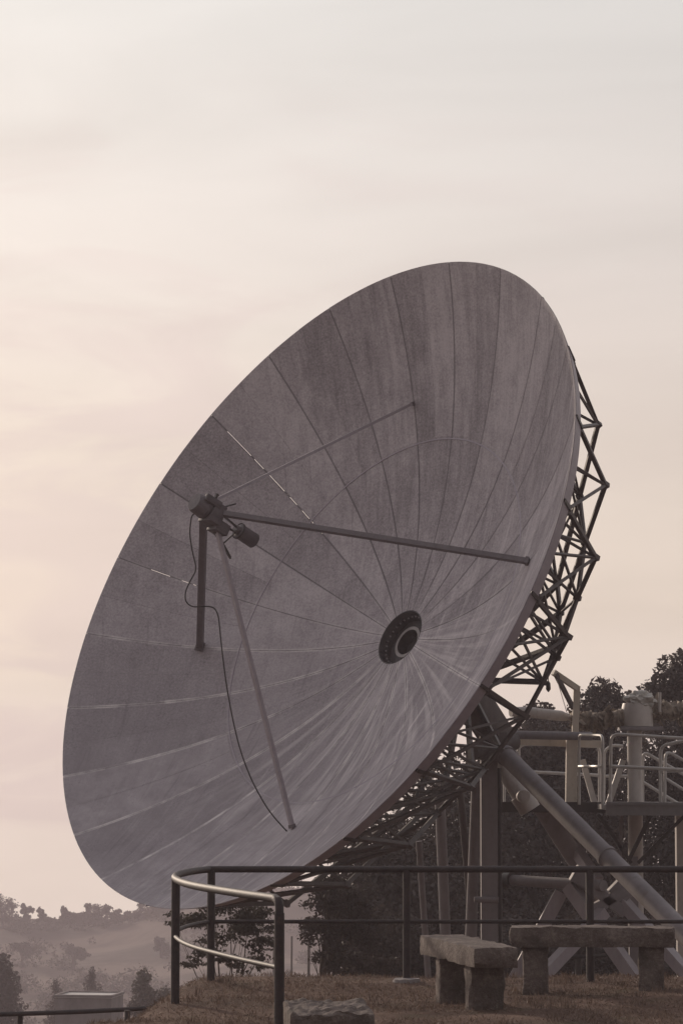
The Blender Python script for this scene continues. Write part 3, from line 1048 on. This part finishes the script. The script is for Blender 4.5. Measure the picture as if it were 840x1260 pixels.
a1 = Vector((.21, -.978))
c1 = Vector((.965, 21.63))
b1 = empty('stone_bench', (c1.x, c1.y, ground_z(c1.x, c1.y)), 'short rough granite bench seen from its end with a sunlit brown left edge', 'bench', 'rough stone benches on the terrace')
stone_slab((c1.x, c1.y, 0), a1, 1.72, .34, .325, .475, 1.3, .012, 30, 'seat', b1, .012)
for t in (-.42, .52):
    q = c1 + a1.normalized() * t
    gz = ground_z(q.x, q.y)
    stone_slab((q.x, q.y, 0), (-a1.y, a1.x), .27, .15, gz - .1, .335, 4 + t, .014, 10, 'leg', b1)
c2 = Vector((2.03, 22.75))
a2 = Vector((1, -.09))
b2 = empty('stone_bench', (c2.x, c2.y, ground_z(c2.x, c2.y)), 'long shaded granite bench lying parallel to the dark tube fence', 'bench', 'rough stone benches on the terrace')
stone_slab((c2.x, c2.y, 0), a2, 1.32, .36, .365, .525, 7.1, .014, 28, 'seat', b2, .006)
for t in (-.46, .47):
    q = c2 + a2.normalized() * t
    gz = ground_z(q.x, q.y)
    stone_slab((q.x, q.y, 0), (-a2.y, a2.x), .28, .2, gz - .1, .375, 9 + t, .013, 10, 'leg', b2)
c3 = Vector((-.075, 15.75))
gz = ground_z(c3.x, c3.y)
b3 = stone_slab((c3.x, c3.y, 0), (.99, .06), .46, .95, gz - .1, .455, 12.5, .013, 30, 'stone_block', None, .02)
tag(b3, 'broken topped granite block nearest the camera beside the near fence post', 'stone block')

# =================================================================== DRY GRASS
def grass():
    rg = random.Random(11)
    items = []
    for _ in range(60000):
        y = rg.uniform(17.2, 25.5)
        x = rg.uniform(-1.75, 3.3)
        if mnoise.noise(Vector((x * 1.1, y * 1.1, 5))) + rg.uniform(-.5, .5) < -.05: continue
        z = ground_z(x, y)
        d = Vector((rg.gauss(0, .55), rg.gauss(0, .55), 1 if rg.random() < .45 else .22)).normalized()
        l_ = rg.uniform(.02, .055)
        n_ = d.cross(rvec(rg))
        if n_.length < .1: continue
        items.append((Vector((x, y, z)) + d * l_ * .45, d, n_.normalized(), l_, rg.uniform(.004, .008), rg.random()))
    for _ in range(420):
        y = rg.uniform(17.4, 25.2); x = rg.uniform(-1.6, 3.3)
        if mnoise.noise(Vector((x * .9, y * .9, 15))) < .05: continue
        hh = rg.uniform(.04, .12); tn = rg.random()
        for _ in range(rg.randint(8, 22)):
            xx, yy = x + rg.gauss(0, .03), y + rg.gauss(0, .03)
            d = Vector((rg.gauss(0, .4), rg.gauss(0, .4), 1)).normalized()
            l_ = hh * rg.uniform(.5, 1.1)
            n_ = d.cross(rvec(rg))
            if n_.length < .1: continue
            items.append((Vector((xx, yy, ground_z(xx, yy))) + d * l_ * .45, d, n_.normalized(), l_, rg.uniform(.005, .009), min(1, max(0, tn * .7 + rg.uniform(-.2, .3)))))
    o = leaves_object('dry_grass', items, M['straw'])
    tag(o, 'short dry straw and grass litter covering the terrace', 'grass', kind='stuff')


grass()

# =================================================================== TREES AND BACKGROUND
def cl(u, v, Y, ru, rv, rd=None):
    """foliage clump seen at pixel (u, v), radii in pixels"""
    p = at(u, v, Y)
    k = Y / F
    return (p, (ru * k, (rd or (ru + rv) / 2) * k, rv * k))


def base_at(u, Y):
    p = at(u, 1000, Y)
    return (p.x, Y, ground_z(p.x, Y))


# loose trees left of centre, below the rim
def sprays(cs, Y, seed, m=6, k0=.22, k1=.48):
    rg = random.Random(seed)
    out = []
    for a, b, c, d in cs:
        for _ in range(m):
            t = rg.uniform(0, 6.28); q = rg.uniform(.2, 1.0); kk = rg.uniform(k0, k1)
            out.append(cl(a + math.cos(t) * c * q, b + math.sin(t) * d * q, Y + rg.uniform(-.5, .5), c * kk, d * kk * .75))
    return out


tree('small_tree', base_at(282, 44), sprays([(235, 1128, 34, 16), (285, 1124, 46, 20), (318, 1130, 22, 22), (300, 1155, 36, 20), (262, 1165, 28, 16), (330, 1160, 14, 10), (240, 1185, 18, 9), (300, 1185, 30, 12), (226, 1138, 16, 9)], 44, 31, 9, .3, .62),
     7000, .062, M['leaf_mid'], 'loose leafy little tree with many thin stems under the dish rim', seed=21, trunk=.024, stems=5, solid=.0, limb_every=9)
tree('small_tree', base_at(395, 46), sprays([(398, 1112, 28, 24), (425, 1097, 28, 24), (412, 1150, 36, 28), (385, 1137, 20, 16), (440, 1140, 34, 44), (402, 1185, 20, 14), (440, 1190, 36, 20)], 46, 32, 11, .3, .6),
     12000, .068, M['leaf_dark'], 'dark leafy tree edging the wood behind the fence', seed=22, trunk=.04, stems=3, solid=.0, limb_every=8)
# dense wood behind the mount, each tree its own
WOOD = 'dark trees of the wood behind the mount'
wood = [
    (470, 56, [cl(470, 1075, 56, 62, 70), cl(510, 1120, 55.5, 70, 60), cl(455, 1140, 55, 55, 55), cl(500, 1170, 55, 70, 40)], 'dark tree in the wood behind the slim left mount legs'),
    (560, 60, [cl(560, 1010, 60, 75, 85), cl(540, 1090, 59, 80, 70), cl(600, 1080, 59, 70, 80), cl(570, 1160, 58.5, 90, 50)], 'dark tree in the wood right behind the main mount pillar'),
    (650, 62, [cl(640, 960, 62, 62, 62), cl(690, 945, 62, 55, 55), cl(660, 1040, 61, 90, 80), cl(650, 1130, 60, 95, 70)], 'dark tree in the wood behind the raking tube'),
    (662, 72, [cl(663, 884, 72, 22, 20), cl(690, 915, 72, 50, 32), cl(640, 925, 72, 45, 32)], 'small rounded treetop showing below the truss corner'),
    (742, 66, [cl(742, 855, 66, 22, 22), cl(728, 876, 66, 28, 26), cl(762, 874, 66, 26, 24), cl(745, 905, 65.5, 50, 42), cl(740, 975, 65, 70, 60), cl(750, 1060, 64.5, 85, 75), cl(740, 1150, 64, 90, 60)], 'round headed dark tree rising behind the gearbox column'),
    (825, 63, [cl(836, 836, 63, 34, 30), cl(808, 852, 63, 22, 18), cl(826, 880, 63, 45, 34), cl(850, 815, 63.5, 26, 18), cl(824, 950, 62.5, 66, 60), cl(840, 1040, 62, 80, 75), cl(830, 1140, 61.5, 85, 70)], 'tall dark tree cut by the right edge of the photo'),
    (905, 60, [cl(905, 850, 60, 50, 50), cl(900, 960, 60, 60, 80), cl(890, 1090, 60, 60, 90)], None),
]
for i, (u, Y, cls, lb) in enumerate(wood):
    if lb is None: continue
    tree('broadleaf_tree', base_at(u, Y), cls, 26000 if len(cls) > 3 else 10000, .125, M['leaf_dark'], lb, group=WOOD, seed=40 + i, trunk=.16, solid=.2)

UG = 'bushes of the undergrowth behind the fence'
for i, (u, Y, cs, lb) in enumerate((
    (455, 49, [(440, 1165, 30, 30), (470, 1150, 30, 40), (458, 1190, 40, 22)], 'dark bush below the lowest truss corner left of the fence post'),
    (520, 50, [(505, 1160, 34, 40), (535, 1175, 34, 30)], 'dark bush behind the slim mount leg and the short bench'),
    (650, 51, [(630, 1160, 34, 40), (665, 1180, 34, 26), (645, 1130, 30, 26)], 'dark bush right of the main mount pillar'),
    (720, 52, [(705, 1170, 40, 36), (745, 1180, 34, 26), (720, 1140, 34, 30)], 'dark bush behind the long bench'),
    (810, 51, [(800, 1165, 40, 40), (840, 1170, 34, 40), (820, 1130, 34, 30)], 'dark bush at the right edge behind the raking tube foot'),
)):
    tree('bush', base_at(u, Y), [cl(a, b + 14, Y + .4 * j, c, d + 6) for j, (a, b, c, d) in enumerate(cs)], 4200, .10, M['leaf_dark'], lb, 'bush', UG, seed=80 + i, trunk=.05, stems=3, solid=.15)

# mid distance trees in the valley on the left
def conifer(u, vtop, vbase, Y, wpx, label, seed, n=4500, grp='trees down in the valley'):
    b = base_at(u, Y)
    k = Y / F
    cls = []
    m = 7
    for i in range(m):
        t = i / (m - 1)
        v = vtop + (vbase - vtop) * (.10 + .85 * t)
        w = wpx * (.22 + .78 * t) * .5
        cls.append(cl(u + math.sin(i * 2.4 + seed) * wpx * .07, v, Y, w, (vbase - vtop) / m * .95))
    return tree('conifer_tree', b, cls, n, 2.6 * k * 1.1, M['leaf_dark'], label, group=grp, seed=seed, trunk=1.6 * k, solid=.2)


conifer(113, 1192, 1262, 190, 46, 'cone shaped conifer right behind the concrete hut', 3)
conifer(71, 1208, 1270, 185, 40, 'hazy conifer left of the concrete hut', 4)
tree('valley_tree', base_at(2, 150), [cl(2, 1195, 150, 14, 22), cl(10, 1215, 150, 16, 24), cl(-8, 1230, 150, 24, 30), cl(12, 1245, 150, 20, 20)], 5200, .22, M['leaf_dark'],
     'tall dark tree cut by the left edge of the photo', group='trees down in the valley', seed=5, trunk=.18, solid=.15)
tree('valley_tree', base_at(178, 130), [cl(177, 1203, 130, 9, 10), cl(174, 1217, 130, 11, 13), cl(184, 1228, 130, 13, 12), cl(172, 1240, 130, 14, 14)], 2800, .16, M['leaf_mid'],
     'slim bushy tree between the concrete hut and the curved fence', group='trees down in the valley', seed=6, trunk=.1, solid=.1)
tree('valley_shrub', base_at(204, 130), [cl(204, 1222, 130, 9, 8), cl(196, 1236, 130, 12, 10), cl(214, 1236, 130, 12, 10)], 700, .18, M['leaf_mid'],
     'low shrub beside the outermost post of the curved fence', 'shrub', 'trees down in the valley', seed=8, trunk=.06, solid=.1)

# ridge trees
RG = 'hazy trees along the far ridge'
ridge = [
    ('big hazy tree at the left end of the ridge', 6, 452, [(4, 1112, 14, 14), (14, 1122, 14, 13), (0, 1130, 16, 12), (20, 1136, 12, 10)]),
    ('thin twin topped tree beside the big one on the ridge', 33, 455, [(30, 1119, 4.5, 7), (37, 1119, 5, 6), (34, 1131, 6, 6)]),
    ('pointed tree with a small top above the low ridge clump', 51, 455, [(50, 1121, 4, 5), (52, 1131, 7, 8), (60, 1133, 9, 7)]),
    ('upright tree with a round head on the ridge', 78, 452, [(78, 1121, 5, 6), (77, 1132, 7, 9)]),
    ('low spreading tree on the ridge next to the broad crowned one', 98, 455, [(92, 1130, 9, 6), (103, 1129, 10, 7), (98, 1138, 10, 6)]),
    ('broad flat crowned tree in the middle of the ridge', 124, 450, [(124, 1121, 16, 9), (113, 1128, 9, 8), (136, 1128, 12, 9), (124, 1136, 16, 8)]),
    ('small airy tree at the foot of the rising ridge', 152, 455, [(150, 1130, 7, 7), (158, 1127, 6, 6), (155, 1137, 10, 6)]),
    ('rounded tree where the ridge meets the dish rim', 182, 450, [(176, 1120, 14, 10), (192, 1116, 14, 11), (170, 1131, 14, 8)]),
    ('hazy tree on the rising ridge behind the curved fence', 222, 450, [(215, 1113, 16, 10), (234, 1110, 16, 10), (225, 1120, 22, 8)]),
    ('small dense tree filling the gap right of the round headed ridge tree', 88, 458, [(86, 1127, 7, 8), (90, 1135, 8, 6)]),
    ('narrow tree standing up between the low and the broad ridge trees', 109, 458, [(109, 1118, 5, 7), (109, 1130, 6, 8)]),
    ('low round tree just right of the broad flat crown on the ridge', 143, 458, [(143, 1124, 7, 7), (146, 1133, 9, 6)]),
    ('faint tree halfway down the hazy slope at the left', 28, 400, [(26, 1166, 11, 9), (36, 1172, 9, 7)]),
    ('faint broad tree halfway down the slope above the concrete hut', 92, 395, [(88, 1170, 12, 8), (102, 1174, 10, 7)]),
    ('faint tree halfway down the slope right of the slim bushy tree', 200, 400, [(197, 1162, 10, 9), (206, 1169, 9, 7)]),
    ('hazy tree on the ridge right of the little leafy tree', 352, 450, [(340, 1112, 16, 10), (362, 1110, 18, 12), (350, 1122, 24, 9)]),
]


def sub_clumps(cs, Y, seed):
    rg = random.Random(seed + 900)
    out = []
    for a, b, c, d in cs:
        out.append(cl(a, b, Y, c * .62, d * .62))
        for _ in range(5):
            t = rg.uniform(0, 6.28); k_ = rg.uniform(.3, .5)
            out.append(cl(a + math.cos(t) * c * .75, b + math.sin(t) * d * .7, Y + rg.uniform(-1, 1), c * k_, d * k_ * .8))
    return out


for i, (lb, u, Y, cs) in enumerate(ridge):
    tree('ridge_tree', base_at(u, Y), sub_clumps(cs, Y, i), 2200, .40, M['leaf_far'], lb, group=RG, seed=60 + i, trunk=.22, solid=.2)


def hillside_scrub():
    rg = random.Random(5)
    cls = []
    for q_ in range(290):
        Y = rg.uniform(300, 462) if q_ < 190 else rg.uniform(444, 460)
        u = rg.uniform(-30, 430)
        x, y, z = base_at(u, Y)
        if q_ < 190 and mnoise.noise(Vector((x * .05, y * .03, 2))) < -.12: continue
        s = rg.uniform(.6, 2.1) if q_ < 190 else rg.uniform(.4, 1.1)
        cls.append((Vector((x, y, z + s * .45)), (s * rg.uniform(.8, 1.6), s, s * .8)))
    o = leaves_object('hillside_scrub', clump_leaves(rg, cls, 26000, .45, .3), M['leaf_far'])
    tag(o, 'hazy scrub scattered over the far hillside', 'scrub', kind='stuff')


hillside_scrub()

# concrete hut in the valley
hY = 118
hut_l, hut_r = at(72, 1230, hY), at(143, 1230, hY)
hz = ground_z(hut_l.x, hY)
hut = empty('concrete_hut', ((hut_l.x + hut_r.x) / 2, hY + 1.2, hz), 'small concrete hut with a pale flat roof edge down in the valley', 'hut')
tz = at(110, 1228, hY).z
cx = (hut_l.x + hut_r.x) / 2
w_ = hut_r.x - hut_l.x
Rz = Matrix.Rotation(R_(-9), 3, 'Z')
MB().box((cx, hY + 1.1, (hz + tz) / 2 - .3), (w_, 2.1, tz - hz + .6), Rz).build('wall', M['concrete'], hut)
rf = MB().box((cx, hY + 1.1, tz + .03), (w_ + .06, 2.2, .06), Rz).build('roof', M['roof'], hut)
mb = MB()
for (ox, oy, sx, sy) in ((0, -1.07, w_ + .08, .1), (0, 1.07, w_ + .08, .1), (-w_ / 2, 0, .1, 2.0), (w_ / 2, 0, .1, 2.0)):
    mb.box(Rz @ Vector((ox, oy, 0)) + Vector((cx, hY + 1.1, tz + .075)), (sx, sy, .1), Rz)
mb.build('parapet', M['concrete'], rf)

# low pipe rail down the bank on the left
lf = empty('pipe_rail', (at(80, 1245, 29).x, 29, ground_z(at(80, 1245, 29).x, 29)), 'low single pipe rail crossing below the bank at the left', 'railing')
MB().sweep([at(-60, 1250, 28.6), at(40, 1247, 28.8), at(110, 1244.5, 29), at(215, 1239, 29.3)], .024, 8).build('rail', M['black_rail'], lf)
for u, v in ((25, 1248), (157, 1243), (-40, 1250)):
    p = at(u, v, 28.85)
    MB().tube((p.x, p.y, ground_z(p.x, p.y) - .2), p, .03, 8).build('post', M['black_rail'], lf)

# poles in the valley
PG = 'thin poles in the valley below the dish'
for u, v0, Y, arm, lb in ((336, 1165, 100, True, 'thin utility pole with a short crossarm seen through the curved fence'), (358, 1152, 110, False, 'slender bare pole right of the near fence post'), (379, 1160, 80, False, 'thicker dark pole against the edge of the wood')):
    b = base_at(u, Y); t_ = at(u + 1, v0, Y)
    pr = empty('utility_pole', b, lb, 'pole', PG)
    MB().sweep([(b[0], b[1], b[2] - .3), t_], [.05, .035], 8).build('shaft', M['wood'], pr)
    if arm:
        MB().bar(t_ + Vector((-.38, 0, -.1)), t_ + Vector((.3, 0, -.1)), .06).build('crossarm', M['wood'], pr)

# =================================================================== HAZE
mh = bpy.data.materials.new('valley_haze'); mh.use_nodes = True
nt = mh.node_tree; nt.nodes.clear()
oo = nt.nodes.new('ShaderNodeOutputMaterial')
pv = nt.nodes.new('ShaderNodeVolumePrincipled')
pv.inputs['Color'].default_value = (.94, .83, .895, 1)
pv.inputs['Density'].default_value = .0009
pv.inputs['Anisotropy'].default_value = .2
nt.links.new(pv.outputs[0], oo.inputs['Volume'])
mb = MB().box((0, 305, -25), (600, 660, 75))
hz_o = mb.build('haze', mh)
tag(hz_o, 'pale morning haze filling the valley', 'haze', kind='stuff')

# =================================================================== LIGHT
SUN_AZ, SUN_EL = -30.0, 15.0          # degrees left of the view direction, above the horizon
sd_ = Vector((math.sin(R_(SUN_AZ)) * math.cos(R_(SUN_EL)), math.cos(R_(SUN_AZ)) * math.cos(R_(SUN_EL)), math.sin(R_(SUN_EL))))
sl = bpy.data.lights.new('sun', 'SUN')
sl.energy = 2.6
sl.angle = R_(2.5)
sl.color = (1.0, .83, .67)
so = bpy.data.objects.new('sun', sl); COL.objects.link(so)
so.rotation_euler = (-sd_).to_track_quat('-Z', 'Y').to_euler()
so.location = (-20, 30, 20)

w = bpy.data.worlds.new('World'); scene.world = w; w.use_nodes = True
nt = w.node_tree; nt.nodes.clear()
N = lambda t, **k: nt.nodes.new(t)
L = nt.links.new
wo = N('ShaderNodeOutputWorld'); bg = N('ShaderNodeBackground'); bg.inputs[1].default_value = .1
tc = N('ShaderNodeTexCoord')
sep = N('ShaderNodeSeparateXYZ'); L(tc.outputs['Generated'], sep.inputs[0])
mx = N('ShaderNodeMath'); mx.operation = 'MAXIMUM'; mx.inputs[1].default_value = .03; L(sep.outputs[2], mx.inputs[0])
cmb = N('ShaderNodeCombineXYZ'); L(sep.outputs[0], cmb.inputs[0]); L(sep.outputs[1], cmb.inputs[1]); L(mx.outputs[0], cmb.inputs[2])
sky = N('ShaderNodeTexSky'); sky.sky_type = 'NISHITA'; sky.sun_disc = False
sky.sun_elevation = R_(SUN_EL); sky.sun_rotation = R_(SUN_AZ)
sky.dust_density = 4; sky.air_density = 1.0; sky.ozone_density = 1.0
L(cmb.outputs[0], sky.inputs[0])
# thin overcast veil: colour by elevation, brighter towards the sun, broken by soft cloud bands
rp = N('ShaderNodeValToRGB'); L(sep.outputs[2], rp.inputs[0])
el = rp.color_ramp.elements
stops = [(0.0, (.88, .77, .68)), (.06, (.81, .69, .60)), (.12, (.775, .67, .60)), (.18, (.77, .695, .65)), (.27, (.765, .73, .70)), (.5, (.70, .68, .69)), (1.0, (.62, .61, .65))]
while len(el) < len(stops): el.new(.5)
for e, (p_, c_) in zip(el, stops): e.position = p_; e.color = (*c_, 1)
vm = N('ShaderNodeVectorMath'); vm.operation = 'DOT_PRODUCT'; vm.inputs[1].default_value = sd_; L(tc.outputs['Generated'], vm.inputs[0])
gl = N('ShaderNodeMapRange'); gl.inputs[1].default_value = .78; gl.inputs[2].default_value = 1.0; gl.inputs[3].default_value = .0; gl.inputs[4].default_value = .2
gl.interpolation_type = 'SMOOTHSTEP'
L(vm.outputs['Value'], gl.inputs[0])
mp = N('ShaderNodeMapping'); mp.inputs['Scale'].default_value = (3.0, 3.0, 14.0); L(tc.outputs['Generated'], mp.inputs[0])
nz = N('ShaderNodeTexNoise'); nz.inputs['Scale'].default_value = 1.6; nz.inputs['Detail'].default_value = 6; nz.inputs['Roughness'].default_value = .5; nz.inputs['Distortion'].default_value = .6
L(mp.outputs[0], nz.inputs['Vector'])
mr = N('ShaderNodeMapRange'); mr.inputs[1].default_value = .3; mr.inputs[2].default_value = .7; mr.inputs[3].default_value = .93; mr.inputs[4].default_value = 1.06
L(nz.outputs['Fac'], mr.inputs[0])
mp2 = N('ShaderNodeMapping'); mp2.inputs['Scale'].default_value = (7, 7, 26); mp2.inputs['Location'].default_value = (2.3, .4, 1.1); mp2.inputs['Rotation'].default_value = (0, R_(6), 0); L(tc.outputs['Generated'], mp2.inputs[0])
nz2 = N('ShaderNodeTexNoise'); nz2.inputs['Scale'].default_value = 1.0; nz2.inputs['Detail'].default_value = 7; nz2.inputs['Roughness'].default_value = .52; nz2.inputs['Distortion'].default_value = 1.2
L(mp2.outputs[0], nz2.inputs['Vector'])
cm = N('ShaderNodeMapRange'); cm.interpolation_type = 'SMOOTHSTEP'; cm.inputs[1].default_value = .42; cm.inputs[2].default_value = .62; cm.inputs[3].default_value = 0; cm.inputs[4].default_value = .75
L(nz2.outputs['Fac'], cm.inputs[0])
bm1 = N('ShaderNodeMapRange'); bm1.interpolation_type = 'SMOOTHSTEP'; bm1.inputs[1].default_value = .27; bm1.inputs[2].default_value = .13; L(sep.outputs[2], bm1.inputs[0])
sidem = N('ShaderNodeMapRange'); sidem.interpolation_type = 'SMOOTHSTEP'; sidem.inputs[1].default_value = .80; sidem.inputs[2].default_value = .90; sidem.inputs[3].default_value = .15; L(vm.outputs['Value'], sidem.inputs[0])
cms = N('ShaderNodeMath'); cms.operation = 'MULTIPLY'; L(bm1.outputs[0], cms.inputs[0]); L(sidem.outputs[0], cms.inputs[1])
cmm = N('ShaderNodeMath'); cmm.operation = 'MULTIPLY'; L(cm.outputs[0], cmm.inputs[0]); L(cms.outputs[0], cmm.inputs[1])
rpc = N('ShaderNodeMix'); rpc.data_type = 'RGBA'; rpc.inputs[7].default_value = (.70, .585, .56, 1); L(cmm.outputs[0], rpc.inputs[0]); L(rp.outputs[0], rpc.inputs[6])
ad = N('ShaderNodeMath'); ad.operation = 'ADD'; ad.inputs[1].default_value = 1.0; L(gl.outputs[0], ad.inputs[0])
mu = N('ShaderNodeMath'); mu.operation = 'MULTIPLY'; L(ad.outputs[0], mu.inputs[0]); L(mr.outputs[0], mu.inputs[1])
mu10 = N('ShaderNodeMath'); mu10.operation = 'MULTIPLY'; mu10.inputs[1].default_value = 9.6
away = N('ShaderNodeMapRange'); away.inputs[1].default_value = -1; away.inputs[2].default_value = .75; away.inputs[3].default_value = .42; away.inputs[4].default_value = 1.0
L(vm.outputs['Value'], away.inputs[0])
mua = N('ShaderNodeMath'); mua.operation = 'MULTIPLY'; L(mu.outputs[0], mua.inputs[0]); L(away.outputs[0], mua.inputs[1]); L(mua.outputs[0], mu10.inputs[0])
sc_ = N('ShaderNodeVectorMath'); sc_.operation = 'SCALE'; L(rpc.outputs[2], sc_.inputs[0]); L(mu10.outputs[0], sc_.inputs['Scale'])
mxc = N('ShaderNodeMix'); mxc.data_type = 'RGBA'; mxc.inputs[0].default_value = .93
L(sky.outputs[0], mxc.inputs[6]); L(sc_.outputs[0], mxc.inputs[7])
L(mxc.outputs[2], bg.inputs[0]); L(bg.outputs[0], wo.inputs[0])

# =================================================================== RENDER SETTINGS
vs = scene.view_settings
vs.view_transform = 'Standard'; vs.look = 'None'; vs.exposure = 0; vs.gamma = 1
vs.use_curve_mapping = False
scene.render.engine = 'CYCLES'
cy = scene.cycles
cy.use_denoising = True
try: cy.denoiser = 'OPENIMAGEDENOISE'
except Exception: pass
cy.max_bounces = 8
cy.diffuse_bounces = 3
cy.volume_bounces = 1
cy.transparent_max_bounces = 8
scene.render.film_transparent = False
